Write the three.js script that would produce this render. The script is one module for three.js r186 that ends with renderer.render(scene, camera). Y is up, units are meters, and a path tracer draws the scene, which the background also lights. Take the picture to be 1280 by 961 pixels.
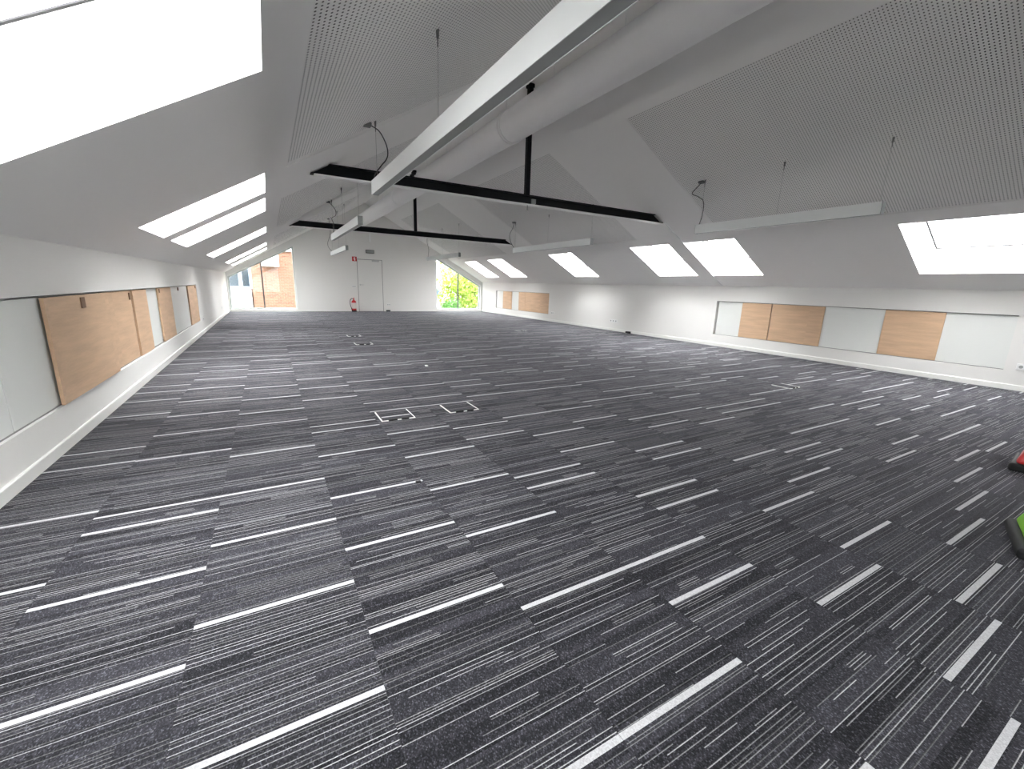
import * as THREE from 'three';
import { mergeGeometries } from 'three/addons/utils/BufferGeometryUtils.js';
import { RoundedBoxGeometry } from 'three/addons/geometries/RoundedBoxGeometry.js';
import { ImprovedNoise } from 'three/addons/math/ImprovedNoise.js';
import { RectAreaLightUniformsLib } from 'three/addons/lights/RectAreaLightUniformsLib.js';

// ---------------------------------------------------------------- camera, sky, exposure
const scene = new THREE.Scene();
const FOCAL = 528.31, EYE = new THREE.Vector3(0, 1.116, 0);
const camera = new THREE.PerspectiveCamera(2 * Math.atan(480.5 / FOCAL) * 180 / Math.PI, 1280 / 961, 0.03, 300);
{
  const yaw = 0.5189, pitch = 0.2268, roll = 0.0309;
  const fw = new THREE.Vector3(Math.sin(yaw) * Math.cos(pitch), -Math.sin(pitch), -Math.cos(yaw) * Math.cos(pitch));
  const rt = new THREE.Vector3(Math.cos(yaw), 0, Math.sin(yaw)), up = rt.clone().cross(fw);
  const r2 = rt.clone().multiplyScalar(Math.cos(roll)).addScaledVector(up, Math.sin(roll));
  const u2 = up.clone().multiplyScalar(Math.cos(roll)).addScaledVector(rt, -Math.sin(roll));
  camera.position.copy(EYE);
  camera.quaternion.setFromRotationMatrix(new THREE.Matrix4().makeBasis(r2, u2, fw.clone().negate()));
}
const renderer = new THREE.WebGLRenderer();
renderer.toneMapping = THREE.LinearToneMapping;
renderer.toneMappingExposure = 3.1;
renderer.shadowMap.enabled = true;
RectAreaLightUniformsLib.init();
const SKY = 13.5;                             // overcast sky: brightest overhead, a third of that at the horizon
{
  const w = 64, h = 64, d = new Float32Array(w * h * 4);
  for (let y = 0, i = 0; y < h; y++) for (let x = 0; x < w; x++, i += 4) {
    const up = Math.max(0, Math.sin(((y + 0.5) / h - 0.5) * Math.PI)), l = SKY * (1 + 2 * up) / 3;
    d[i] = 0.975 * l; d[i + 1] = 0.985 * l; d[i + 2] = l; d[i + 3] = 1;
  }
  const t = new THREE.DataTexture(d, w, h, THREE.RGBAFormat, THREE.FloatType);
  t.magFilter = THREE.LinearFilter; t.mapping = THREE.EquirectangularReflectionMapping; t.needsUpdate = true;
  scene.background = t;
}
const SKYLIGHT = 1.2;                         // the same sky as an area light in each roof window, for renderers that cannot sample it through openings

// ---------------------------------------------------------------- helpers
let seed = 20240611;
const rnd = () => { seed = (seed + 0x6D2B79F5) | 0; let t = Math.imul(seed ^ (seed >>> 15), 1 | seed); t = (t + Math.imul(t ^ (t >>> 7), 61 | t)) ^ t; return ((t ^ (t >>> 14)) >>> 0) / 4294967296; };
const between = (a, b) => a + (b - a) * rnd();
const noise = new ImprovedNoise();
const names = new Map();
const numbered = (n) => { const k = names.get(n) ?? 0; names.set(n, k + 1); return k ? `${n}_${String(k).padStart(3, '0')}` : n; };
const put = (o, x, y, z) => { o.position.set(x, y, z); return o; };
const clean = (g) => { const h = g.index ? g.toNonIndexed() : g; for (const k of Object.keys(h.attributes)) if (!['position', 'normal', 'uv'].includes(k)) h.deleteAttribute(k); return h; };
function mesh(name, geoms, mat, parent = scene) {
  const list = Array.isArray(geoms) ? geoms : [geoms];
  const g = list.length > 1 ? mergeGeometries(list.map(clean)) : list[0];
  const m = new THREE.Mesh(g, mat);
  m.name = parent === scene ? numbered(name) : name;
  m.castShadow = m.receiveShadow = true;
  parent.add(m);
  return m;
}
function thing(name, label, category, pos = [0, 0, 0], group, kind) {
  const o = new THREE.Group();
  o.name = numbered(name); o.position.set(...pos); scene.add(o);
  tag(o, label, category, group, kind);
  return o;
}
function tag(o, label, category, group, kind) {
  o.userData = { label, category };
  if (group) o.userData.group = group;
  if (kind) o.userData.kind = kind;
  return o;
}
const box = (w, h, d, x = 0, y = 0, z = 0) => new THREE.BoxGeometry(w, h, d).translate(x, y, z);
const rbox = (w, h, d, r, x = 0, y = 0, z = 0) => new RoundedBoxGeometry(w, h, d, 2, r).translate(x, y, z);
const cyl = (r0, r1, h, x = 0, y = 0, z = 0, n = 20) => new THREE.CylinderGeometry(r0, r1, h, n).translate(x, y, z);
const tube = (pts, r, seg = 24, n = 8) => new THREE.TubeGeometry(new THREE.CatmullRomCurve3(pts.map((p) => new THREE.Vector3(...p))), seg, r, n);
const rod = (a, b, r, n = 8) => { const A = new THREE.Vector3(...a), B = new THREE.Vector3(...b), d = B.clone().sub(A); const g = new THREE.CylinderGeometry(r, r, d.length(), n); g.applyQuaternion(new THREE.Quaternion().setFromUnitVectors(new THREE.Vector3(0, 1, 0), d.clone().normalize())); return g.translate((A.x + B.x) / 2, (A.y + B.y) / 2, (A.z + B.z) / 2); };
const poly = (pts) => { const s = new THREE.Shape(); pts.forEach(([x, y], i) => (i ? s.lineTo(x, y) : s.moveTo(x, y))); s.closePath(); return s; };
const rect = (x0, y0, x1, y1) => [[x0, y0], [x1, y0], [x1, y1], [x0, y1]];
const withHoles = (pts, holes) => { const s = poly(pts); for (const h of holes) s.holes.push(new THREE.Path(h.map(([x, y]) => new THREE.Vector2(x, y)))); return s; };
const slab = (shape, depth) => new THREE.ExtrudeGeometry(shape, { depth, bevelEnabled: false });
function inset(pts, d) {            // a convex outline, counter-clockwise, moved inwards by d
  const n = pts.length, out = [];
  for (let i = 0; i < n; i++) {
    const [a, b, c] = [pts[(i + n - 1) % n], pts[i], pts[(i + 1) % n]];
    const e1 = [b[0] - a[0], b[1] - a[1]], e2 = [c[0] - b[0], c[1] - b[1]], l1 = Math.hypot(...e1), l2 = Math.hypot(...e2);
    const n1 = [-e1[1] / l1, e1[0] / l1], n2 = [-e2[1] / l2, e2[0] / l2], k = d / (1 + n1[0] * n2[0] + n1[1] * n2[1]);
    out.push([b[0] + (n1[0] + n2[0]) * k, b[1] + (n1[1] + n2[1]) * k]);
  }
  return out;
}
function dataTexture(w, h, fn, srgb = true) {
  const d = new Uint8Array(w * h * 4);
  for (let y = 0, i = 0; y < h; y++) for (let x = 0; x < w; x++, i += 4) { const c = fn(x, y); d[i] = c[0]; d[i + 1] = c[1]; d[i + 2] = c[2]; d[i + 3] = c[3] ?? 255; }
  const t = new THREE.DataTexture(d, w, h);
  t.magFilter = THREE.LinearFilter; t.wrapS = t.wrapT = THREE.RepeatWrapping;
  if (srgb) t.colorSpace = THREE.SRGBColorSpace;
  t.needsUpdate = true;
  return t;
}
const std = (color, roughness = 0.6, more = {}) => new THREE.MeshStandardMaterial({ color, roughness, ...more });

// ---------------------------------------------------------------- materials
const lin = (r, g, b) => new THREE.Color().setRGB(r, g, b);
const plasterBump = dataTexture(256, 256, (x, y) => { const v = 128 + 60 * noise.noise(x * 0.11, y * 0.11, 3) + 50 * noise.noise(x * 0.37, y * 0.37, 9); return [v, v, v]; }, false);
plasterBump.repeat.set(3, 3);
const M = {
  wall: std(lin(0.79, 0.78, 0.755), 0.75, { bumpMap: plasterBump, bumpScale: 0.0004 }),
  ceiling: std(lin(0.90, 0.885, 0.87), 0.85, { bumpMap: plasterBump, bumpScale: 0.0004 }),
  felt: std(lin(0.12, 0.12, 0.12), 1),
  trim: std(lin(0.83, 0.83, 0.80), 0.4),
  whitePanel: std(lin(0.75, 0.765, 0.74), 0.45),
  white: std(lin(0.84, 0.84, 0.83), 0.4),
  lampWhite: std(lin(0.80, 0.82, 0.81), 0.35),
  lampCap: std(lin(0.32, 0.34, 0.33), 0.5),
  diffuser: std(lin(0.42, 0.43, 0.43), 0.5),
  blackSteel: new THREE.MeshPhysicalMaterial({ color: lin(0.006, 0.006, 0.008), roughness: 0.55, specularIntensity: 0.35 }),
  black: std(lin(0.007, 0.007, 0.008), 0.7),
  cable: std(lin(0.06, 0.06, 0.06), 0.6),
  wire: std(lin(0.35, 0.35, 0.34), 0.4, { metalness: 0.6 }),
  steel: std(lin(0.55, 0.55, 0.55), 0.35, { metalness: 0.8 }),
  fabric: std(lin(0.90, 0.885, 0.885), 0.9),
  seam: std(lin(0.45, 0.43, 0.43), 0.8),
  strip: std(lin(0.80, 0.80, 0.79), 0.4),
  gap: std(lin(0.28, 0.28, 0.27), 0.7),
  grey: std(lin(0.16, 0.16, 0.16), 0.6),
  frameAlu: std(lin(0.52, 0.56, 0.54), 0.4),
  mullion: std(lin(0.10, 0.11, 0.11), 0.4),
  red: std(lin(0.55, 0.02, 0.025), 0.3),
  green: std(lin(0.22, 0.55, 0.03), 0.35),
  subfloor: std(lin(0.03, 0.03, 0.03), 0.95),
  leather: std(lin(0.22, 0.13, 0.08), 0.7),
  glass: new THREE.MeshPhysicalMaterial({ color: 0xffffff, roughness: 0, transmission: 1, thickness: 0, ior: 1.5 }),
  tintedGlass: new THREE.MeshPhysicalMaterial({ color: lin(0.44, 0.46, 0.45), roughness: 0, transmission: 1, thickness: 0, ior: 1.5 }),
};

// ---------------------------------------------------------------- measures of the room
const XL = -1.2293, XR = 8.3541, ZE = -17.589, ZB = 5.45, KL = 1.3103, KR = 1.2692, TL = 0.5825, TR = 0.5583;
const cosL = 1 / Math.hypot(1, TL), cosR = 1 / Math.hypot(1, TR);
const XRIDGE = (KR - KL + TR * XR + TL * XL) / (TL + TR), YRIDGE = KL + TL * (XRIDGE - XL);
const roofL = (x) => KL + TL * (x - XL), roofR = (x) => KR + TR * (XR - x);
// axes of a slope: x up the slope, z outwards through the roof
const basisL = new THREE.Matrix4().makeBasis(new THREE.Vector3(cosL, TL * cosL, 0), new THREE.Vector3(0, 0, -1), new THREE.Vector3(-TL * cosL, cosL, 0));
const basisR = new THREE.Matrix4().makeBasis(new THREE.Vector3(-cosR, TR * cosR, 0), new THREE.Vector3(0, 0, 1), new THREE.Vector3(TR * cosR, cosR, 0));
const SLOPES = {
  left: { q: new THREE.Quaternion().setFromRotationMatrix(basisL), o: [XL, KL, 0], v: (z) => -z, len: (XRIDGE - XL) / cosL, s: (x) => (x - XL) / cosL, y: roofL,
    sky: [[4.7, 3.6], [1.95, 0.85], [-1.45, -2.545], [-4.78, -5.80], [-6.17, -7.29], [-9.44, -10.56], [-13.3, -14.45], [-15.42, -16.5]], x0: -0.9, x1: 0.06, px0: 0.25, px1: 2.37 },
  right: { q: new THREE.Quaternion().setFromRotationMatrix(basisR), o: [XR, KR, 0], v: (z) => z, len: (XR - XRIDGE) / cosR, s: (x) => (XR - x) / cosR, y: roofR,
    sky: [[4.7, 3.6], [1.95, 0.85], [-1.46, -2.55], [-4.76, -5.80], [-6.16, -7.22], [-9.33, -10.4], [-13.15, -14.33], [-15.3, -16.4]], x0: 8.0, x1: 6.99, px0: 6.8, px1: 4.5 },
};
const PANELS = [[4.5, 0.7], [-1.14, -4.94], [-6.82, -10.62], [-12.5, -16.65]];
const LINING = 0.035, ROOF = 0.345;

// ---------------------------------------------------------------- carpet
const CELL = 512, ROWS = 128;
const carpetColour = new Uint8Array(2048 * 2048 * 4), carpetHeight = new Uint8Array(2048 * 2048 * 4);
for (let cell = 0; cell < 16; cell++) {
  const cx = (cell % 4) * CELL, cy = Math.floor(cell / 4) * CELL, yarnOnly = cell === 15;
  const light = Array.from({ length: ROWS }, () => []), heather = new Float32Array(ROWS);
  let h = 0;
  for (let r = 0; r < ROWS; r++) { if (rnd() < 0.16) h = between(-0.25, 1); heather[r] = h; }
  for (let r = Math.floor(between(0, 6)); r < ROWS;) {
    const n = 1 + Math.floor(rnd() * rnd() * 3.3), whole = rnd() < 0.45;
    const a = whole ? 0 : Math.floor(rnd() * 8) / 8 * 0.9, b = whole ? 1 : Math.min(1, a + between(0.2, 0.75));
    for (let k = 0; k < n && r < ROWS; k++, r += rnd() < 0.6 ? 2 : 3) light[r].push([...(rnd() < 0.7 ? [a, b] : [a * rnd(), Math.min(1, b + 0.2 * rnd())]), rnd() < 0.45 ? between(145, 178) : between(78, 135)]);
    r += 1 + Math.floor(rnd() * rnd() * 7.5);
  }
  for (let r = 0; r < ROWS; r++) {
    const phase = rnd() * 5, tufts = new Float32Array(180).map(() => rnd());
    for (let x = 0; x < CELL; x++) {
      const u = x / CELL, t = (x + phase) / 3.1, k = Math.floor(t), f = t - k;
      const line = light[r].find(([a, b]) => u >= a && u <= b), on = yarnOnly || line, lv = line?.[2] ?? 0;
      const w = tufts[k];
      for (let y = 0; y < 4; y++) {
        const dome = Math.sin(Math.PI * Math.min(1, Math.max(0, f))) * [0.55, 1, 1, 0.55][y];
        let v = yarnOnly ? 180 + 24 * w : 33 + 34 * w * w + 18 * heather[r] + (w > 0.93 ? 16 : 0);
        if (on && !yarnOnly && y < 2) v = lv + 34 * w;
        if (on && !yarnOnly && y === 2) v = 24 + lv * 0.42 + 26 * w;
        v += (rnd() - 0.5) * (on ? 16 : 18);
        const i = ((cy + r * 4 + y) * 2048 + cx + x) * 4;
        const c = Math.max(8, Math.min(255, v));
        carpetColour[i] = c * (on ? 1 : 0.98); carpetColour[i + 1] = c * (on ? 1 : 0.975); carpetColour[i + 2] = Math.min(255, c * (on ? 1.01 : 1.06)); carpetColour[i + 3] = 255;
        const hv = 90 + 150 * dome * (0.8 + 0.2 * w);
        carpetHeight[i] = carpetHeight[i + 1] = carpetHeight[i + 2] = Math.min(255, hv); carpetHeight[i + 3] = 255;
      }
    }
  }
}
for (let y = 2036; y < 2048; y++) for (let x = 2036; x < 2048; x++) { const i = (y * 2048 + x) * 4; carpetColour[i] = carpetColour[i + 1] = carpetColour[i + 2] = 30; }   // backing of the tiles, seen in the joints
const carpetMap = new THREE.DataTexture(carpetColour, 2048, 2048); carpetMap.colorSpace = THREE.SRGBColorSpace;
const carpetBump = new THREE.DataTexture(carpetHeight, 2048, 2048);
for (const t of [carpetMap, carpetBump]) { t.magFilter = THREE.LinearFilter; t.needsUpdate = true; }
M.carpet = new THREE.MeshPhysicalMaterial({ map: carpetMap, bumpMap: carpetBump, bumpScale: 0.0012, roughness: 0.95, specularIntensity: 0.25, sheen: 0.5, sheenRoughness: 0.6, sheenColor: lin(0.5, 0.49, 0.56) });

const floor = thing('floor', 'charcoal striped carpet tile floor with pale dashes', 'floor', [0, 0, 0], null, 'structure');
mesh('subfloor', box(XR - XL + 0.3, 0.2, ZB - ZE + 0.3, (XL + XR) / 2, -0.107, (ZB + ZE) / 2), M.subfloor, floor);
// pale dash of each tile, read from the photograph: column -> distances along the room
const DASH = {
  '-3': [2.0, 2.58, 3.25, 3.52, 4.37, 4.87, 5.5, 6.13], '-2': [1.35, 1.85, 2.35, 2.5, 3.24, 3.73, 4.23, 4.72, 5.25],
  '-1': [1.01, 1.51, 2.01, 2.5, 3.08, 3.73, 4.09, 4.58, 5.08, 5.87], 0: [0.59, 1.23, 1.73, 2.23, 2.85, 3.35, 3.5, 4.35, 4.86, 5.48],
  1: [0.25, 0.59, 1.09, 1.59, 2.09, 2.6, 3.09, 3.73, 4.02, 4.55], 2: [0.11, 0.86, 1.09, 1.87, 2.02, 2.74, 3.01, 4.02, 4.55], 3: [0.25, 0.6, 1.37, 1.52, 2.24, 2.6, 3.1, 3.89],
  4: [0.74, 1.1, 1.86, 2.02, 2.75, 3.1, 3.89], 5: [0.52, 1.24, 1.6, 2.37, 2.6, 3.24, 3.89], 6: [0.62, 1.38, 1.53, 2.25, 2.6, 3.24], 7: [0.76, 1.11, 1.75, 2.38, 2.55],
  8: [0.89, 1.25, 1.75, 2.38, 2.55], 9: [1.12, 1.54, 2.1], 10: [1.12, 1.88, 2.03], 11: [1.39, 1.62, 2.03], 12: [1.39], 14: [1.41],
};
const PITCH = 0.4985, TX0 = 0.192, TZ0 = 0.02, DASH_W = 0.0185;
const tiles = [];
for (let c = -3; c < 17; c++) for (let r = -11; r < 36; r++) {
  const x0 = Math.max(XL, TX0 + c * PITCH), x1 = Math.min(XR, TX0 + (c + 1) * PITCH), z1 = Math.min(ZB, TZ0 - r * 0.5), z0 = Math.max(ZE, TZ0 - (r + 1) * 0.5);
  if (x1 - x0 < 0.02 || z1 - z0 < 0.02) continue;
  const near = -(TZ0 - r * 0.5);
  const got = (DASH[c] ?? []).find((d) => d >= near && d < near + 0.5);
  const pick = [0.03, 0.125, 0.25, 0.25, 0.375, 0.375, 0.45][Math.floor(rnd() * 7)] + between(-0.008, 0.008);
  const dash = got ? got - near : pick;
  const k = Math.floor(rnd() * 15), k2 = Math.floor(rnd() * 24), flip = rnd() < 0.5;
  const p = new THREE.Vector3((x0 + x1) / 2, 0, (z0 + z1) / 2), d = p.distanceTo(EYE);
  const q = p.clone().project(camera);
  const ahead = p.clone().applyMatrix4(camera.matrixWorldInverse).z < 0;
  tiles.push({ c, r, x0, x1, z0, z1, dash, k, k2, flip, d, p, q, ahead });
}
camera.updateMatrixWorld();
for (const t of tiles) {
  const v = t.p.clone().applyMatrix4(camera.matrixWorldInverse), q = t.p.clone().project(camera);
  const seen = v.z < -0.2 && Math.abs(q.x) < 1.12 && Math.abs(q.y) < 1.12;
  t.size = seen ? 1 / (v.z * v.z * t.d) : 0;
}
function tileGeometry(t) {
  const pos = [], nor = [], uv = [], g = 0.0004, { x0, x1, z0, z1 } = t, top = 0, low = -0.006;
  const cu = (t.k % 4) * 0.25, cv = Math.floor(t.k / 4) * 0.25, e = 1.5 / 2048, span = 0.25 - 2 * e;
  const U = (x) => { let f = (x - x0) / 0.5; if (t.flip) f = 1 - f; return cu + e + f * span; };
  const V = (z) => cv + e + ((z1 - z) / 0.5) * span;
  const quad = (a, b, c, d, n, ua, ub, uc, ud) => { for (const [p, w] of [[a, ua], [b, ub], [c, uc], [a, ua], [c, uc], [d, ud]]) { pos.push(...p); nor.push(...n); uv.push(...w); } };
  const strip = (zn, zf, yarn) => {
    const vy = 0.75 + 0.01 + t.k2 * 0.009, uy = 0.75 + e;
    const u0 = yarn ? uy : U(x0), u1 = yarn ? uy + span * (x1 - x0) / 0.5 : U(x1), v0 = yarn ? vy : V(zn), v1 = yarn ? vy + (zn - zf) / 0.5 * 0.25 : V(zf);
    quad([x0 + g, top, zn], [x1 - g, top, zn], [x1 - g, top, zf], [x0 + g, top, zf], [0, 1, 0], [u0, v0], [u1, v0], [u1, v1], [u0, v1]);
  };
  const zn = z1 - g, zf = z0 + g, a = z1 - Math.max(g, t.dash - DASH_W / 2), b = z1 - Math.min(0.5 - g, t.dash + DASH_W / 2);
  if (b > zf && a < zn) { strip(zn, a, false); strip(a, b, true); strip(b, zf, false); } else strip(zn, zf, false);
  const w = [0.9972, 0.9972];
  quad([x0 + g, low, zn], [x1 - g, low, zn], [x1 - g, top, zn], [x0 + g, top, zn], [0, 0, 1], w, w, w, w);
  quad([x1 - g, low, zf], [x0 + g, low, zf], [x0 + g, top, zf], [x1 - g, top, zf], [0, 0, -1], w, w, w, w);
  quad([x0 + g, low, zf], [x0 + g, low, zn], [x0 + g, top, zn], [x0 + g, top, zf], [-1, 0, 0], w, w, w, w);
  quad([x1 - g, low, zn], [x1 - g, low, zf], [x1 - g, top, zf], [x1 - g, top, zn], [1, 0, 0], w, w, w, w);
  const geo = new THREE.BufferGeometry();
  geo.setAttribute('position', new THREE.Float32BufferAttribute(pos, 3));
  geo.setAttribute('normal', new THREE.Float32BufferAttribute(nor, 3));
  geo.setAttribute('uv', new THREE.Float32BufferAttribute(uv, 2));
  return geo;
}
tiles.sort((a, b) => b.size - a.size);
tiles.slice(0, 300).forEach((t) => mesh('carpet_tile', tileGeometry(t), M.carpet, floor));
mesh('carpet_tile_field', tiles.slice(300).map(tileGeometry), M.carpet, floor).userData.kind = 'stuff';

// ---------------------------------------------------------------- perforated board: a square grid of round holes, cut through
const HOLE = 0.028, HOLE_R = 0.0055;
const holeMask = dataTexture(64, 64, (x, y) => {
  const d = Math.hypot(x + 0.5 - 32, y + 0.5 - 32) / 64 * HOLE, v = Math.max(0, Math.min(1, (d - HOLE_R) / 0.0006 + 0.5)) * 255;
  return [v, v, v];
}, false);
M.perforated = std(lin(0.86, 0.845, 0.83), 0.85, { alphaMap: holeMask, alphaTest: 0.5, side: THREE.DoubleSide });
function metreUV(g, w, h, pitch) { const u = g.attributes.uv; for (let i = 0; i < u.count; i++) u.setXY(i, u.getX(i) * w / pitch, u.getY(i) * h / pitch); return g; }

// ---------------------------------------------------------------- ceiling slopes, roof windows
let windows = 0;
const sideWord = { left: 'the slope above the brick-view window', right: 'the slope above the tree-view window' };
for (const side of ['left', 'right']) {
  const S = SLOPES[side], ext = 0.3;
  const R4 = (xa, xb, za, zb) => { const [a, b] = [S.s(xa), S.s(xb)].sort((p, q) => p - q), [c, d] = [S.v(za), S.v(zb)].sort((p, q) => p - q); return rect(a, c, b, d); };
  const [v0, v1] = [S.v(ZE - ext), S.v(ZB + ext)].sort((a, b) => a - b);
  const outline = rect(-0.32, v0, S.len, v1);
  const skyHoles = S.sky.map(([a, b]) => R4(S.x0, S.x1, a, b)), panelHoles = PANELS.map(([a, b]) => R4(S.px0, S.px1, a, b));
  const c = thing(`ceiling_${side}`, side === 'left' ? 'white sloping ceiling rising from the low wall on the brick-view side' : 'white sloping ceiling rising from the low wall on the tree-view side', 'ceiling', S.o, null, 'structure');
  c.quaternion.copy(S.q);
  mesh('plasterboard', slab(withHoles(outline, [...skyHoles, ...panelHoles]), LINING), M.ceiling, c);
  mesh('roof_build_up', slab(withHoles(outline, skyHoles), ROOF).translate(0, 0, LINING), M.ceiling, c);
  for (const h of panelHoles) {
    const w = h[1][0] - h[0][0], d = h[2][1] - h[0][1], x = (h[0][0] + h[1][0]) / 2, y = (h[0][1] + h[2][1]) / 2;
    const p = mesh('perforated_panel', metreUV(new THREE.PlaneGeometry(w, d), w, d, HOLE).translate(x, y, 0.002), M.perforated, c);
    mesh('acoustic_felt', box(w, d, 0.004, x, y, LINING - 0.003), M.felt, p);
  }
  // roof windows, each in its own opening
  S.sky.forEach(([za, zb], i) => {
    const h = skyHoles[i], w = h[1][0] - h[0][0], d = h[2][1] - h[0][1], x = (h[0][0] + h[1][0]) / 2, y = (h[0][1] + h[2][1]) / 2;
    const k = ++windows;
    const o = new THREE.Group(); o.name = `window_${k}`; scene.add(o);
    const text = ['roof window closest to the back gable', 'roof window second from the back gable', 'roof window in the bay farthest from the door', 'roof window beside the farther truss, on its side away from the door', 'roof window beside the farther truss, on its side facing the door', 'roof window midway between the two black trusses', 'roof window second from the end wall', 'roof window closest to the end wall'][i];
    tag(o, `white ${text}, ${side === 'left' ? 'brick-view' : 'tree-view'} slope`, 'roof window', 'roof windows', 'structure');
    o.quaternion.copy(S.q);
    o.position.set(...S.o).add(new THREE.Vector3(x, y, 0).applyQuaternion(S.q));
    const out = rect(-w / 2, -d / 2, w / 2, d / 2);
    mesh('window_frame', slab(withHoles(out, [inset(out, 0.035)]), 0.10).translate(0, 0, 0.32), M.white, o);
    const sash = inset(out, 0.037);
    mesh('sash', slab(withHoles(sash, [inset(sash, 0.05)]), 0.05).translate(0, 0, 0.345), M.white, o);
    mesh('pane', new THREE.PlaneGeometry(w - 0.17, d - 0.17).translate(0, 0, 0.375), M.glass, o);
    const gap = inset(sash, 0.042);
    mesh('gasket', slab(withHoles(gap, [inset(gap, 0.018)]), 0.006).translate(0, 0, 0.341), M.black, o);
    mesh('opening_bar', rod([w / 2 - 0.075, -d / 2 + 0.16, 0.335], [w / 2 - 0.075, d / 2 - 0.16, 0.335], 0.008), M.white, o);
    const sky = new THREE.RectAreaLight(new THREE.Color(0.97, 0.985, 1), SKYLIGHT, w - 0.18, d - 0.18);
    sky.name = 'daylight'; sky.position.set(0, 0, 0.37); sky.rotation.y = 0;
    o.add(sky);          // shines along its -z, down into the room
  });
}
{ // ridge capping outside, closing the roof
  const g = slab(poly([[XRIDGE - 0.5, YRIDGE + 0.02], [XRIDGE, YRIDGE + 0.015], [XRIDGE + 0.5, YRIDGE + 0.02], [XRIDGE, YRIDGE + 0.75]]), ZB - ZE + 0.6).translate(0, 0, ZE - 0.3);
  tag(mesh('trim_1', g, M.ceiling), 'ridge capping closing the top of the roof', 'ridge', null, 'structure');
}

// ---------------------------------------------------------------- low walls with storage niches
const NICHE = { left: [[-10.45, 1.2, 0.27, 0.975]], right: [[-5.885, -1.585, 0.247, 0.955], [-16.22, -12.255, 0.235, 0.945]] };
for (const side of ['left', 'right']) {
  const left = side === 'left', X = left ? XL : XR, K = left ? KL : KR;
  const w = thing(`wall_${side}`, left ? 'low white wall with a long storage niche, brick-view side' : 'low white wall with two storage niches, tree-view side', 'wall', [X, 0, 0], null, 'structure');
  const out = rect(ZE - 0.2, -0.1, ZB + 0.2, K - 0.002), holes = NICHE[side].map(([a, b, y0, y1]) => rect(a, y0, b, y1));
  // shape lies in (z, y); turned so that its depth goes outwards
  const g = slab(withHoles(out, holes), 0.14);
  g.applyMatrix4(new THREE.Matrix4().makeBasis(new THREE.Vector3(0, 0, 1), new THREE.Vector3(0, 1, 0), new THREE.Vector3(-1, 0, 0)));
  if (!left) g.translate(0.14, 0, 0);
  mesh('wall_face', g, M.wall, w);
  for (const [a, b, y0, y1] of NICHE[side]) {
    mesh('niche_back', box(0.03, y1 - y0 + 0.1, b - a + 0.1, (left ? -1 : 1) * 0.155, (y0 + y1) / 2, (a + b) / 2), M.wall, w);
    mesh('track', [box(0.03, 0.012, b - a, (left ? -1 : 1) * 0.085, y1 - 0.006, (a + b) / 2), box(0.06, 0.008, b - a, (left ? -1 : 1) * 0.05, y0 + 0.004, (a + b) / 2)], M.gap, w);
  }
  const bb = slab(poly(left ? [[0, 0], [0.014, 0], [0.014, 0.066], [0.010, 0.072], [0, 0.072]] : [[0, 0], [0, 0.072], [-0.010, 0.072], [-0.014, 0.066], [-0.014, 0]]), ZB - ZE);
  const b = mesh(`baseboard_${side}`, bb.translate(X, 0, ZE), M.trim);
  tag(b, left ? 'white skirting board under the long storage niche' : 'white skirting board under the two storage niches', 'skirting', null, 'structure');
}

// ---------------------------------------------------------------- wood and storage doors
const woodMap = dataTexture(512, 512, (x, y) => {
  const n = noise.noise(x * 0.006, y * 0.045, 1.3) + 0.5 * noise.noise(x * 0.013, y * 0.16, 7.7), f = noise.noise(x * 0.05, y * 0.75, 4.1);
  const k = 1 + 0.055 * n + 0.03 * f;
  return [Math.min(255, 206 * k), Math.min(255, 173 * k), Math.min(255, 142 * k)];
});
M.oak = std(0xffffff, 0.55, { map: woodMap });
function doorGeometry(t, h, l, u0) {   // a board in the plane of the wall; grain runs along it
  const g = rbox(t, h, l, 0.0018), u = g.attributes.uv, p = g.attributes.position;
  for (let i = 0; i < p.count; i++) u.setXY(i, p.getZ(i) / 1.1 + u0, (p.getY(i) + p.getX(i)) / 1.1 + u0 * 1.7);
  return g;
}
let doorCount = 0;
function storageDoor(side, [za, zb], [y0, y1], wood, proud, label, pulls = []) {
  const left = side === 'left', dir = left ? 1 : -1, t = 0.02;
  const o = thing('storage_door', label, 'cabinet door', [(left ? XL : XR) - dir * 0.03 + dir * proud, y0, (za + zb) / 2], left ? 'sliding doors of the long niche' : 'sliding doors of the short niches');
  mesh('door_board', doorGeometry(t, y1 - y0, zb - za, (++doorCount * 0.37) % 1).translate(0, (y1 - y0) / 2, 0), wood ? M.oak : M.whitePanel, o);
  for (const [pz, py, w, h] of pulls) mesh('pull_tab', rbox(0.008, h, w, 0.002, dir * (t / 2 + 0.004), py - y0, pz - (za + zb) / 2), M.leather, o);
}
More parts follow.
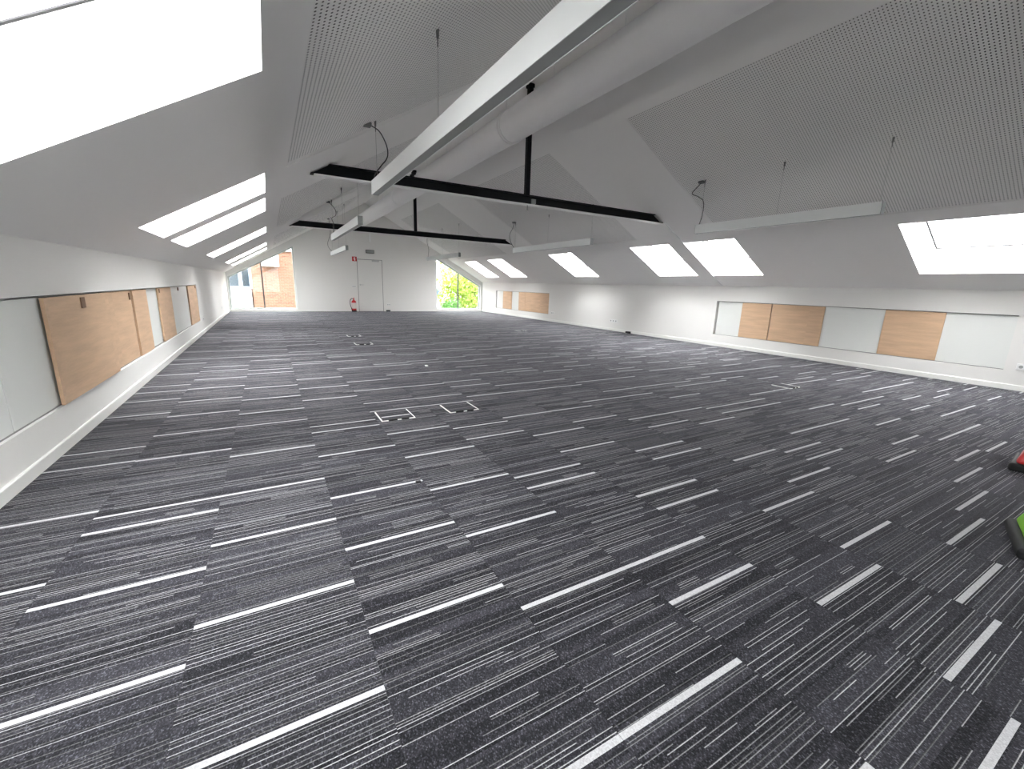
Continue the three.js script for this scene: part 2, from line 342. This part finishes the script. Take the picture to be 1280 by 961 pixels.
{
  const y = [0.279, 0.962];
  storageDoor('left', [-1.95, 1.19], y, false, 0, 'long white sliding door past the oak one, farthest from the end wall, brick-view side');
  storageDoor('left', [-3.158, -1.955], y, false, 0, 'white sliding door second from the widest oak door, brick-view side');
  storageDoor('left', [-3.80, -3.17], y, false, 0, 'narrow white sliding door touching the widest oak door, brick-view side');
  storageDoor('left', [-4.95, -3.725], y, true, 0.036, 'widest oak sliding door, standing proud with a brown pull tab, brick-view side', [[-4.35, 0.907, 0.075, 0.078]]);
  storageDoor('left', [-5.82, -4.94], y, true, 0, 'oak sliding door tucked behind the widest oak door, brick-view side', [[-5.77, 0.905, 0.04, 0.07]]);
  storageDoor('left', [-6.42, -5.838], y, true, 0.016, 'narrow oak sliding door between another oak door and a white one, brick-view side');
  storageDoor('left', [-7.06, -6.46], y, false, -0.012, 'white sliding door with oak doors on both sides, brick-view side');
  storageDoor('left', [-7.895, -7.065], y, true, 0.012, 'oak sliding door standing between two white doors, brick-view side', [[-7.12, 0.93, 0.03, 0.05]]);
  storageDoor('left', [-9.38, -7.90], y, false, 0, 'long white sliding door with a dark pull, before the last oak door, brick-view side', [[-8.55, 0.925, 0.08, 0.05]]);
  storageDoor('left', [-10.43, -9.42], y, true, 0.016, 'last oak sliding door towards the end wall, brick-view side', [[-10.3, 0.93, 0.05, 0.05]]);
  const y2 = [0.258, 0.943];
  const nr = 'tree-view niche far from end wall';
  storageDoor('right', [-5.845, -5.29], y2, false, -0.004, `narrow white sliding door next to the shadow gap, ${nr}`);
  storageDoor('right', [-5.31, -4.72], y2, true, 0.012, `narrow oak sliding door beside a wider oak one, ${nr}`);
  storageDoor('right', [-4.705, -3.81], y2, true, 0.012, `wide oak sliding door, ${nr}`);
  storageDoor('right', [-3.83, -2.95], y2, false, -0.004, `white sliding door between two oak doors, ${nr}`);
  storageDoor('right', [-2.965, -2.27], y2, true, 0.012, `oak sliding door with white doors on both sides, ${nr}`);
  storageDoor('right', [-2.285, -1.588], y2, false, -0.004, `white sliding door at the niche end by a socket, ${nr}`);
  const y3 = [0.246, 0.933], fr = 'tree-view niche by the end wall';
  storageDoor('right', [-16.17, -15.6], y3, false, -0.004, `narrow white sliding door by the shadow gap, ${fr}`);
  storageDoor('right', [-15.61, -14.88], y3, true, 0.012, `oak sliding door between two white doors, ${fr}`);
  storageDoor('right', [-14.89, -14.33], y3, false, -0.004, `white sliding door between two oak doors, ${fr}`);
  storageDoor('right', [-14.33, -13.85], y3, true, 0.012, `narrow oak sliding door beside a long oak one, ${fr}`);
  storageDoor('right', [-13.84, -12.27], y3, true, 0.012, `longest oak sliding door, ${fr}`);
}

// ---------------------------------------------------------------- end wall, back wall
const winL = [[-1.185, 0.075], [0.885, 0.075], [0.885, roofL(0.885) - 0.25], [-1.185, roofL(-1.185) - 0.17]];
const winR = [[6.215, 0.085], [8.27, 0.085], [8.27, roofR(8.27) - 0.20], [6.215, roofR(6.215) - 0.25]];
const DOOR = { x0: 3.035, x1: 3.992, y1: 1.985 };
{
  const gable = [[XL - 0.1, -0.1], [XR + 0.1, -0.1], [XR + 0.1, KR + 0.02], [XR, KR + 0.03], [XRIDGE, YRIDGE + 0.03], [XL, KL + 0.03], [XL - 0.1, KL + 0.02]];
  const e = thing('wall_end', 'white gable end wall with a door and two slanted corner windows', 'wall', [0, 0, ZE], null, 'structure');
  mesh('wall_face', slab(withHoles(gable, [winL, winR, rect(DOOR.x0, 0, DOOR.x1, DOOR.y1)]), 0.22).translate(0, 0, -0.22), M.wall, e);
  const bb = [[0.9, 3.02], [4.0, 6.2]].map(([a, b]) => box(b - a, 0.07, 0.012, (a + b) / 2, 0.035, ZE + 0.006));
  tag(mesh('baseboard_end', bb, M.trim), 'white skirting board along the gable end wall', 'skirting', null, 'structure');
  const b = thing('wall_back', 'white gable wall opposite the door', 'wall', [0, 0, ZB], null, 'structure');
  mesh('wall_face', slab(withHoles(gable, [winL, winR]), 0.22), M.wall, b);
}
for (const [pts, xm, z, label] of [[winL, -0.16, ZE, 'slanted corner window looking onto the brick building'], [winR, 7.24, ZE, 'slanted corner window looking onto the yellow-green tree'],
  [winL, -0.16, ZB + 0.25, 'slanted corner window of the back gable, brick-view side'], [winR, 7.24, ZB + 0.25, 'slanted corner window of the back gable, tree-view side']]) {
  const o = thing('window_' + (++windows), label, 'window', [0, 0, z], null, 'structure');
  const inner = inset(pts, 0.045), top = (x) => { const [a, b] = [inner[2], inner[3]]; return a[1] + (b[1] - a[1]) * (x - a[0]) / (b[0] - a[0]); };
  mesh('window_frame', slab(withHoles(pts, [inner]), 0.08).translate(0, 0, -0.17), M.frameAlu, o);
  const y0 = inner[0][1], m = slab(poly([[xm - 0.022, y0], [xm + 0.022, y0], [xm + 0.022, top(xm + 0.022)], [xm - 0.022, top(xm - 0.022)]]), 0.07).translate(0, 0, -0.165);
  mesh('mullion', m, M.mullion, o);
  for (const [a, b] of [[inner[0][0], xm - 0.022], [xm + 0.022, inner[1][0]]]) mesh('pane', new THREE.ShapeGeometry(poly([[a, y0], [b, y0], [b, top(b)], [a, top(a)]])).translate(0, 0, -0.13), M.tintedGlass, o);
}
{ // door
  const o = thing('door_1', 'flush white door in the gable end wall', 'door', [0, 0, ZE], null, 'structure');
  const { x0, x1, y1 } = DOOR, fr = 0.02;
  mesh('door_frame', [box(fr, y1, 0.16, x0 + fr / 2, y1 / 2, -0.09), box(fr, y1, 0.16, x1 - fr / 2, y1 / 2, -0.09), box(x1 - x0, fr, 0.16, (x0 + x1) / 2, y1 - fr / 2, -0.09)], M.gap, o);
  mesh('door_lining', [box(x1 - x0, y1, 0.02, (x0 + x1) / 2, y1 / 2, -0.2), box(x1 - x0, 0.02, 0.2, (x0 + x1) / 2, -0.009, -0.1)], M.gap, o);
  const leaf = mesh('door_leaf', rbox(x1 - x0 - 0.044, y1 - 0.03, 0.045, 0.002, (x0 + x1) / 2, (y1 - 0.024) / 2 + 0.004, -0.024), M.wall, o);
  mesh('door_handle', [cyl(0.026, 0.026, 0.012, 0, 0, 0).rotateX(Math.PI / 2).translate(x0 + 0.09, 1.02, 0.004), rod([x0 + 0.09, 1.02, 0.0], [x0 + 0.09, 1.02, 0.055], 0.009), rod([x0 + 0.085, 1.02, 0.052], [x0 + 0.215, 1.02, 0.052], 0.009)], M.steel, leaf);
  mesh('door_closer', [rbox(0.27, 0.055, 0.05, 0.006, x1 - 0.26, y1 - 0.055, 0.024), box(0.22, 0.014, 0.02, x1 - 0.17, y1 - 0.02, 0.03)], M.steel, leaf);
}

// ---------------------------------------------------------------- roof trusses
function truss(z, label, extras) {
  const o = thing('roof_truss', label, 'roof truss', [0, 0, z], 'black steel roof trusses');
  const y0 = 2.342, h = 0.128, b = 0.12, xl = (y0 - KL) / TL + XL, xr = XR - (y0 - KR) / TR, up = 0.2;
  const piece = (ya, yb, d) => slab(poly([[xl + (ya - y0) / TL - 0.01, ya], [xr - (ya - y0) / TR + 0.01, ya], [xr - (yb - y0) / TR + 0.01, yb], [xl + (yb - y0) / TL - 0.01, yb]]), d).translate(0, 0, -d / 2);
  const chord = mesh('bottom_chord', [piece(y0, y0 + 0.011, b), piece(y0 + 0.011, y0 + h - 0.011, 0.01), piece(y0 + h - 0.011, y0 + h, b)], M.blackSteel, o);
  mesh('underside_strip', box(xr - xl - 0.08, 0.012, 0.12, (xl + xr) / 2, y0 - 0.006, 0), M.strip, o);
  const yt = Math.min(roofR(3.49), roofR(3.56)) + 0.0;
  mesh('king_post', rbox(0.07, yt - y0 - h + 0.005, 0.07, 0.006, 3.522, (yt + y0 + h) / 2, 0), M.blackSteel, o);
  for (const s of [1, -1]) mesh('gusset_plate', box(0.09, 0.05, 0.012, 3.52, yt - 0.02, s * 0.042), M.blackSteel, o);
  if (extras) {
    const c = mesh('cable_clamp', [rbox(0.05, 0.03, 0.05, 0.004, 1.78, y0 + h + 0.05, 0.02), rbox(0.02, 0.07, 0.02, 0.003, 1.775, y0 + h + 0.02, 0.02), rbox(0.035, 0.03, 0.04, 0.004, 1.75, y0 + h + 0.015, 0.02)], M.black, o);
    mesh('sensor_box', rbox(0.07, 0.07, 0.03, 0.006, 3.60, y0 + 0.035, 0.075), M.lampCap, o);
    mesh('sensor_rod', cyl(0.008, 0.008, 0.08, 3.54, y0 - 0.04, 0), M.lampCap, o);
  }
}
truss(-5.895, 'black steel roof truss farther from the end wall, with a grey sensor box', true);
truss(-11.562, 'black steel roof truss nearer to the end wall', false);

// conduit down the slope from the truss end
mesh('conduit', box(SLOPES.right.s(6.42) - 0.02, 0.014, 0.012, (SLOPES.right.s(6.42) + 0.02) / 2, -5.80, -0.006), M.white, scene.getObjectByName('ceiling_right'));

// ---------------------------------------------------------------- fabric duct
{
  const CX = 3.09, CY = 3.25, R = 0.2, o = thing('fabric_duct', 'white fabric air duct hung under the ridge beside the king posts', 'air duct', [CX, CY, 0]);
  const rings = [5.3, -5.62, -11.4, -17.25];
  for (let k = 0; k < 3; k++) {
    const z0 = rings[k], z1 = rings[k + 1], nz = Math.round((z0 - z1) / 0.045), na = 56, pos = [], idx = [], uv = [];
    for (let i = 0; i <= nz; i++) for (let j = 0; j <= na; j++) {
      const t = i / nz, z = z0 + (z1 - z0) * t, a = j / na * Math.PI * 2, edge = Math.min(t, 1 - t) * (z0 - z1);
      const free = 1 - Math.exp(-edge * 2.5);
      const sag = 0.012 * free * noise.noise(z * 0.8, 2.2, 0.5);
      const crease = 0.0035 * Math.exp(-edge * 5) * Math.sin(a * 9 + z * 3) + 0.003 * noise.noise(Math.cos(a) * 3, Math.sin(a) * 3, z * 4) + 0.006 * free * noise.noise(Math.cos(a) * 1.2, Math.sin(a) * 1.2, z * 1.3);
      const r = R + crease, low = Math.sin(a) < 0 ? 1 + 0.03 * free * noise.noise(z * 1.1, 5, 5) : 1;
      pos.push(Math.cos(a) * r, Math.sin(a) * r * low + sag, z); uv.push(j / na, z);
      if (i < nz && j < na) { const p = i * (na + 1) + j, q = p + na + 1; idx.push(p, q, p + 1, p + 1, q, q + 1); }
    }
    const g = new THREE.BufferGeometry(); g.setAttribute('position', new THREE.Float32BufferAttribute(pos, 3)); g.setAttribute('uv', new THREE.Float32BufferAttribute(uv, 2)); g.setIndex(idx); g.computeVertexNormals();
    mesh('duct_sleeve', g, Object.assign(M.fabric, { side: THREE.DoubleSide }), o);
  }
  for (const z of rings.slice(1, 3)) mesh('seam_band', [new THREE.TorusGeometry(R + 0.006, 0.006, 8, 48).translate(0, 0, z), new THREE.TorusGeometry(R + 0.005, 0.005, 8, 48).translate(0, 0, z - 0.06)], M.fabric, o);
  mesh('end_disc', new THREE.CircleGeometry(R, 40).translate(0, 0, -17.25), M.fabric, o);
  for (let z = 4.55; z > -17; z -= 1.15) {
    const top = roofL(CX) - CY;
    mesh('hanger', rod([0, R - 0.005, z], [0, top, z], 0.004, 6), M.white, o);
  }
  mesh('suspension_rail', box(0.02, 0.02, 22.5, 0, R + 0.012, -5.95), M.white, o);
}

// ---------------------------------------------------------------- pendant lights
function pendant(x, za, zb, label, roses, cablePts, roof) {
  const y = 1.985, H = 0.128, w = 0.075, L = zb - za, z = (za + zb) / 2, o = thing('pendant_light', label, 'pendant light', [x + w / 2, y, z], 'white linear pendant lights');
  const P = (p) => [p[0] - x - w / 2, p[1] - y, p[2] - z];
  // housing: an upside-down U
  const prof = poly([[-w / 2, 0], [-w / 2 + 0.004, 0], [-w / 2 + 0.004, H - 0.004], [w / 2 - 0.004, H - 0.004], [w / 2 - 0.004, 0], [w / 2, 0], [w / 2, H], [-w / 2, H]]);
  mesh('housing', slab(prof, L - 0.008).translate(0, 0, -L / 2 + 0.004), M.lampWhite, o);
  mesh('diffuser', box(w - 0.009, 0.006, L - 0.012, 0, 0.006, 0), M.diffuser, o);
  for (const s of [-1, 1]) mesh('end_cap', rbox(w, H, 0.008, 0.002, 0, H / 2, s * (L / 2 - 0.004)), M.lampCap, o);
  roses.forEach((rz, i) => {
    const yc = roof(x + w / 2);
    mesh('suspension_wire', rod(P([x + w / 2, y + H, rz]), P([x + w / 2, yc - 0.02, rz]), 0.0016, 6), M.wire, o);
    mesh('wire_anchor', [cyl(0.011, 0.008, 0.05, ...P([x + w / 2, yc - 0.02, rz]), 12), cyl(0.004, 0.004, 0.05, ...P([x + w / 2, yc - 0.065, rz]), 8)], M.grey, o);
  });
  if (cablePts) {
    mesh('power_cable', tube(cablePts.map(P), 0.0055, 40, 8), M.cable, o);
    const c = P(cablePts[0]);
    mesh('ceiling_rose', rbox(0.075, 0.035, 0.075, 0.006, c[0] - 0.01, c[1] - 0.005, c[2]), M.grey, o);
  }
}
pendant(0.995, -4.735, -1.15, 'white linear pendant on brick-view side, in the bay farthest from the end wall', [-4.62, -2.857, -1.3], [[0.96, 2.585, -4.60], [1.066, 2.549, -4.62], [1.146, 2.421, -4.65], [1.143, 2.333, -4.65], [1.077, 2.243, -4.65], [1.015, 2.15, -4.66], [1.02, 2.10, -4.66]], roofL);
pendant(5.70, -4.555, -2.25, 'shortest white linear pendant, on tree-view side in the bay farthest from the end wall', [-4.5, -3.37, -2.29], [[5.737, 2.715, -4.55], [5.63, 2.62, -4.55], [5.543, 2.53, -4.55], [5.691, 2.504, -4.55], [5.815, 2.453, -4.55], [5.829, 2.272, -4.55], [5.775, 2.10, -4.55]], roofR);
pendant(1.29, -10.42, -7.2, 'white linear pendant on brick-view side, between the two trusses', [-10.31, -8.9, -7.3], [[1.27, 2.755, -10.3], [1.391, 2.613, -10.3], [1.395, 2.50, -10.3], [1.31, 2.43, -10.3], [1.345, 2.32, -10.3], [1.33, 2.10, -10.3]], roofL);
pendant(5.68, -10.13, -6.97, 'white linear pendant on tree-view side, between the two trusses', [-10.08, -8.55, -7.0], [[5.69, 2.74, -10.1], [5.648, 2.6, -10.1], [5.56, 2.42, -10.1], [5.6, 2.25, -10.1], [5.71, 2.10, -10.1]], roofR);
pendant(1.98, -16.4, -13.1, 'white linear pendant on brick-view side, in the bay next to the end wall', [-16.1, -14.6, -13.2], [[1.95, 3.14, -16.05], [1.97, 2.7, -16.05], [1.92, 2.519, -16.05], [1.865, 2.333, -16.05], [1.93, 2.16, -16.05], [2.01, 2.10, -16.05]], roofL);
pendant(5.27, -15.98, -12.85, 'white linear pendant on tree-view side, in the bay next to the end wall', [-15.89, -14.38, -12.92], [[5.296, 2.97, -15.9], [5.275, 2.625, -15.9], [5.333, 2.374, -15.9], [5.30, 2.10, -15.9]], roofR);

// ---------------------------------------------------------------- floor boxes
const lidGeometry = (w, d) => { const g = new THREE.BoxGeometry(w, 0.004, d), u = g.attributes.uv; for (let i = 0; i < u.count; i++) u.setXY(i, 0.252 + 0.24 * u.getX(i) * w / 0.5, 0.252 + 0.24 * u.getY(i) * d / 0.5); return g; };
function floorBox(x0, x1, z0, z1, label, near = true) {
  const w = x1 - x0, d = z1 - z0, t = 0.0095, o = thing('floor_box', label, 'floor outlet', [(x0 + x1) / 2, 0, (z0 + z1) / 2], 'outlet boxes set in the carpet');
  mesh('lid', lidGeometry(w - 2 * t, d - t).translate(0, 0.0025, -t / 2), M.carpet, o);
  const nearBars = near ? [[-w / 2, -w / 2 + 0.055], [-0.012, 0.022], [w / 2 - 0.055, w / 2]] : [[-w / 2, w / 2]];
  mesh('frame', [box(t, 0.006, d, -w / 2 + t / 2, 0.003, 0), box(t, 0.006, d, w / 2 - t / 2, 0.003, 0), ...nearBars.map(([a, b]) => box(b - a, 0.006, t, (a + b) / 2, 0.003, d / 2 - t / 2))], M.trim, o);
  if (near) for (const [a, b] of [[-w / 2 + 0.055, -0.012], [0.022, w / 2 - 0.055]]) mesh('cable_flap', rbox(b - a, 0.012, 0.03, 0.004, (a + b) / 2, 0.006, d / 2 - 0.01), M.black, o);
}
floorBox(0.722, 1.005, -3.685, -3.405, 'white framed floor outlet box with a pale dash across its lid');
floorBox(1.322, 1.605, -3.68, -3.41, 'white framed floor outlet box with a plain dark lid, beside the striped-lid one');
mesh('carpet_stripe', box(0.24, 0.001, 0.0185, 0, 0.0052, 0.03), std(lin(0.55, 0.55, 0.56), 0.95), scene.getObjectByName('floor_box'));
floorBox(1.37, 1.63, -9.62, -9.36, 'floor outlet box in the far carpet, closer to the extinguisher of two');
floorBox(1.31, 1.61, -8.33, -8.06, 'floor outlet box in the far carpet, second from the extinguisher of two');
floorBox(5.47, 5.69, -2.93, -2.70, 'floor outlet box on tree-view side, by the long oak and white niche');
floorBox(5.60, 5.82, -9.75, -9.50, 'floor outlet box on tree-view side, midway between the trusses');

// ---------------------------------------------------------------- small things on the walls
function plate(name, label, category, pos, face, w, h, gangs, group) {   // face: 'left' | 'right' | 'end'
  const o = thing(name, label, category, pos, group);
  o.rotation.y = face === 'left' ? Math.PI / 2 : face === 'right' ? -Math.PI / 2 : 0;
  mesh('cover_plate', rbox(w, h, 0.012, 0.003, 0, 0, 0.006), M.white, o);
  for (let i = 0; i < gangs; i++) mesh('socket_face', cyl(0.02, 0.02, 0.006, 0, 0, 0, 16).rotateX(Math.PI / 2).translate((i - (gangs - 1) / 2) * (w / gangs), 0, 0.011), M.lampCap, o);
  return o;
}
plate('wall_socket', 'double wall socket beside the longest oak door', 'socket', [XR, 0.295, -12.0], 'right', 0.16, 0.08, 2, 'wall sockets');
plate('wall_socket', 'triple wall socket on the bare tree-view wall between the niches', 'socket', [XR, 0.275, -9.0], 'right', 0.30, 0.08, 3, 'wall sockets');
plate('wall_socket', 'wall socket by the niche end with the big white door, tree-view side', 'socket', [XR, 0.31, -1.40], 'right', 0.16, 0.08, 2, 'wall sockets');
plate('wall_socket', 'wall socket just past the last oak door, brick-view side', 'socket', [XL, 0.285, -10.77], 'left', 0.1, 0.08, 1, 'wall sockets');
plate('wall_socket', 'wall socket nearest the brick-view window', 'socket', [XL, 0.275, -14.98], 'left', 0.1, 0.08, 1, 'wall sockets');
plate('wall_socket', 'wall socket right of the door on the end wall', 'socket', [4.19, 0.265, ZE], 'end', 0.14, 0.08, 2, 'wall sockets');
plate('light_switch', 'white light switch on the end wall by the door handle', 'switch', [2.89, 0.955, ZE], 'end', 0.15, 0.08, 2);
tag(mesh('door_stop', rbox(0.08, 0.05, 0.14, 0.012, XR - 0.06, 0.025, -8.35), M.black), 'black block on the carpet at the tree-view skirting', 'door stop');
tag(mesh('door_stop', rbox(0.16, 0.055, 0.07, 0.015, 4.15, 0.028, ZE + 0.06), M.black), 'black wedge on the carpet right of the door', 'door stop');
{
  const o = thing('emergency_light', 'dark grey emergency light box above the door', 'emergency light', [3.535, 2.275, ZE]);
  mesh('casing', rbox(0.32, 0.13, 0.06, 0.01, 0, 0, 0.03), M.grey, o);
  mesh('lens', rbox(0.28, 0.09, 0.01, 0.003, 0, 0, 0.062), M.lampCap, o);
  tag(mesh('cable_conduit', box(0.07, 0.34, 0.05, 3.555, 2.80, ZE + 0.025), M.white), 'white vertical conduit on the gable above the emergency light', 'conduit');
}
{ // fire extinguisher and its sign
  const c = document.createElement('canvas'); c.width = c.height = 128;
  const g = c.getContext('2d');
  g.fillStyle = '#b4121c'; g.fillRect(0, 0, 128, 128); g.fillStyle = '#f4f0ee';
  g.fillRect(56, 44, 34, 68); g.fillRect(62, 28, 20, 14); g.fillRect(48, 18, 40, 9); g.fillRect(36, 22, 9, 60);
  const t = new THREE.CanvasTexture(c); t.colorSpace = THREE.SRGBColorSpace;
  const s = thing('fire_sign', 'red square sign with a white extinguisher pictogram', 'sign', [2.955, 1.975, ZE]);
  mesh('sign_board', box(0.17, 0.17, 0.004, 0, 0, 0.003), M.red, s);
  mesh('pictogram', new THREE.PlaneGeometry(0.168, 0.168).translate(0, 0, 0.0055), std(0xffffff, 0.5, { map: t }), s);
  const o = thing('fire_extinguisher', 'red fire extinguisher with a pale label standing left of the door', 'extinguisher', [2.83, 0, ZE + 0.14]);
  const L = (p) => new THREE.LatheGeometry(p.map(([x, y]) => new THREE.Vector2(x, y)), 32);
  mesh('cylinder', L([[0, 0.03], [0.07, 0.03], [0.083, 0.045], [0.085, 0.06], [0.085, 0.36], [0.078, 0.395], [0.05, 0.425], [0.022, 0.44], [0.022, 0.455], [0, 0.455]]), M.red, o);
  mesh('label_band', L([[0.0855, 0.12], [0.0862, 0.12], [0.0862, 0.34], [0.0855, 0.34]]), std(lin(0.72, 0.68, 0.64), 0.6), o);
  mesh('base_ring', L([[0.075, 0], [0.09, 0], [0.09, 0.05], [0.083, 0.055]]), M.black, o);
  mesh('valve', [cyl(0.024, 0.024, 0.05, 0, 0.475, 0), rbox(0.03, 0.02, 0.12, 0.004, 0, 0.50, 0.03), rbox(0.026, 0.014, 0.14, 0.004, 0, 0.53, 0.035).rotateX(-0.02)], M.red, o);
  mesh('hose', tube([[-0.02, 0.48, 0], [-0.07, 0.50, 0.01], [-0.13, 0.44, 0.03], [-0.145, 0.32, 0.04], [-0.125, 0.2, 0.05], [-0.095, 0.12, 0.05]], 0.011, 40, 10), M.black, o);
  mesh('nozzle', rod([-0.1, 0.14, 0.05], [-0.085, 0.05, 0.05], 0.016, 12), M.black, o);
}
// low plastic tubs at the edge of the carpet
function tub(mat, x, z, turn, label) {
  const o = thing('plastic_tub', label, 'tub', [x, 0, z]); o.rotation.y = turn;
  mesh('base', rbox(0.40, 0.055, 0.40, 0.02, 0, 0.028, 0), M.black, o);
  const g = new RoundedBoxGeometry(0.36, 0.15, 0.36, 3, 0.03), p = g.attributes.position;
  for (let i = 0; i < p.count; i++) { const k = 1 - 0.28 * (p.getY(i) + 0.075) / 0.15; p.setX(i, p.getX(i) * k); p.setZ(i, p.getZ(i) * k); }
  g.computeVertexNormals();
  mesh('shell', g.translate(0, 0.125, 0), mat, o);
  mesh('handle', new THREE.TorusGeometry(0.06, 0.012, 8, 24, Math.PI).translate(0, 0.195, 0), M.black, o);
}
tub(M.green, 3.05, -0.20, 0.3, 'bright green plastic tub on a black base');
tub(M.red, 4.51, -0.49, 0.1, 'red plastic tub on a black base');
tag(mesh('paper_scrap', rbox(0.035, 0.012, 0.05, 0.003, 1.838, 0.006, -5.65), M.white), 'small white scrap of paper lying on the carpet', 'scrap');
tag(mesh('rubber_scrap', rbox(0.03, 0.01, 0.02, 0.004, 0.66, 0.005, -2.21), M.black), 'small black scrap at a carpet tile corner', 'scrap');

// ---------------------------------------------------------------- outside
const ground = mesh('ground', box(120, 0.2, 140, 4, -3.6, -35), std(lin(0.16, 0.17, 0.14), 0.95));
tag(ground, 'yard ground below the building outside', 'ground', null, 'structure');
{
  const c = document.createElement('canvas'); c.width = c.height = 256;
  const g = c.getContext('2d');
  g.fillStyle = '#7c746c'; g.fillRect(0, 0, 256, 256);
  for (let r = 0; r < 16; r++) for (let k = -1; k < 6; k++) {
    const v = rnd(); g.fillStyle = `rgb(${Math.round(116 + 24 * v)},${Math.round(76 + 18 * v)},${Math.round(58 + 16 * v)})`;
    g.fillRect(k * 51.2 + (r % 2) * 25.6 + 1.5, r * 16 + 1.5, 48.2, 13);
  }
  const t = new THREE.CanvasTexture(c); t.colorSpace = THREE.SRGBColorSpace; t.wrapS = t.wrapT = THREE.RepeatWrapping;
  const brick = std(0xffffff, 0.9, { map: t });
  const uvBox = (w, h, d, x, y, z) => { const b = new THREE.BoxGeometry(w, h, d), u = b.attributes.uv, p = b.attributes.position, n = b.attributes.normal; for (let i = 0; i < u.count; i++) u.setXY(i, (Math.abs(n.getX(i)) > 0.5 ? p.getZ(i) : p.getX(i)) / 1.1, p.getY(i) / 1.2); return b.translate(x, y, z); };
  const o = thing('brick_building', 'orange brick building with a white box on its wall', 'building', [0, -3.5, -24]);
  mesh('wall', uvBox(9, 5.95, 6, 3.85, 2.975, -3), brick, o);
  mesh('fascia', box(9.0, 0.22, 6.2, 3.87, 6.06, -2.98), M.white, o);
  mesh('wall_box', [rbox(0.75, 0.62, 0.4, 0.03, 0.17, 5.52, 0.2)], M.white, o);
  const w = thing('rendered_building', 'white rendered building with a blue-grey window', 'building', [0, -3.5, -24.4]);
  mesh('wall', box(6, 4.15, 5, -3.72, 2.075, -2.5), M.white, w);
  mesh('upper_wall', box(6, 1.9, 0.3, -3.72, 6.3, -0.2), M.white, w);
  const f = mesh('window_frame', [box(6, 0.12, 0.14, -3.72, 4.2, 0), box(0.16, 1.2, 0.12, -1.12, 4.75, 0), box(0.10, 1.2, 0.12, -0.72, 4.75, 0), box(0.12, 1.2, 0.12, -2.2, 4.75, 0), box(6, 0.1, 0.12, -3.7, 5.35, 0)], std(lin(0.30, 0.36, 0.46), 0.5), w);
  mesh('window_glass', box(6, 1.2, 0.02, -3.7, 4.75, -0.06), std(lin(0.04, 0.055, 0.07), 0.08), f);
}
{ // hedge roof house
  const h = thing('slate_house', 'house with a steep blue-grey slate roof left of the tree', 'house', [8.4, -3.5, -31]);
  mesh('wall', box(5.8, 3.9, 6, 0, 1.95, -3.2), M.white, h);
  mesh('roof', slab(poly([[-3.15, 3.75], [3.15, 3.75], [0, 7.3]]), 6.4).translate(0, 0, -6.4), std(lin(0.13, 0.18, 0.27), 0.6), h);
}
function foliage(count, rx, ry, rz, size) {
  const pos = [], nor = [], idx = [];
  for (let i = 0; i < count; i++) {
    const a = rnd() * Math.PI * 2, u = rnd() * 2 - 1, rr = Math.pow(rnd(), 0.45), q = Math.sqrt(1 - u * u);
    const lump = 0.8 + 0.35 * noise.noise(Math.cos(a) * q * 2.4, u * 2.4, Math.sin(a) * q * 2.4);
    const c = new THREE.Vector3(Math.cos(a) * q * rx, u * ry, Math.sin(a) * q * rz).multiplyScalar(rr * lump);
    const d = new THREE.Vector3(rnd() - 0.5, rnd() - 0.5, rnd() - 0.5).normalize(), e = new THREE.Vector3(rnd() - 0.5, rnd() - 0.5, rnd() - 0.5).cross(d).normalize(), n = d.clone().cross(e);
    const s = size * between(0.6, 1.3), b = pos.length / 3;
    for (const [p, k, o] of [[-1, 0, 0], [0, -0.45, 0.1], [1, 0, 0], [0, 0.45, 0.1]]) { const v = c.clone().addScaledVector(d, p * s).addScaledVector(e, k * s).addScaledVector(n, o * s); pos.push(v.x, v.y, v.z); nor.push(n.x, n.y, n.z); }
    idx.push(b, b + 1, b + 3, b + 1, b + 2, b + 3);
  }
  const g = new THREE.BufferGeometry(); g.setAttribute('position', new THREE.Float32BufferAttribute(pos, 3)); g.setAttribute('normal', new THREE.Float32BufferAttribute(nor, 3)); g.setIndex(idx);
  return g;
}
const leaf = (r, g, b) => new THREE.MeshPhysicalMaterial({ color: lin(r, g, b), roughness: 0.9, transmission: 0.4, thickness: 0, side: THREE.DoubleSide });
function tree(name, label, x, y, z, rx, ry, rz, count, size, mat, trunk) {
  const o = thing(name, label, name === 'bush' ? 'bush' : 'tree', [x, -3.5, z]);
  mesh('foliage', foliage(count, rx, ry, rz, size).translate(0, y + 3.5, 0), mat, o).userData.kind = 'stuff';
  const wood = std(lin(0.10, 0.08, 0.06), 0.95);
  mesh('trunk', new THREE.LatheGeometry([[0.28, 0], [0.2, 0.6], [0.16, trunk * 0.5], [0.06, trunk]].map(([a, b]) => new THREE.Vector2(a * (name === 'bush' ? 0.35 : 1), b)), 12), wood, o);
}
tree('broadleaf_tree', 'tall yellow-green tree filling the slanted corner window', 12.2, 1.1, -27, 3.2, 3.0, 2.4, 11000, 0.12, leaf(0.42, 0.55, 0.10), 5);
tree('bush', 'darker green bush in front of the slate house', 9.6, -0.7, -24.5, 0.9, 1.25, 0.9, 2600, 0.10, leaf(0.10, 0.26, 0.05), 2.4);

scene.traverse((o) => { if (o.isMesh) o.castShadow = o.receiveShadow = true; });
renderer.render(scene, camera);
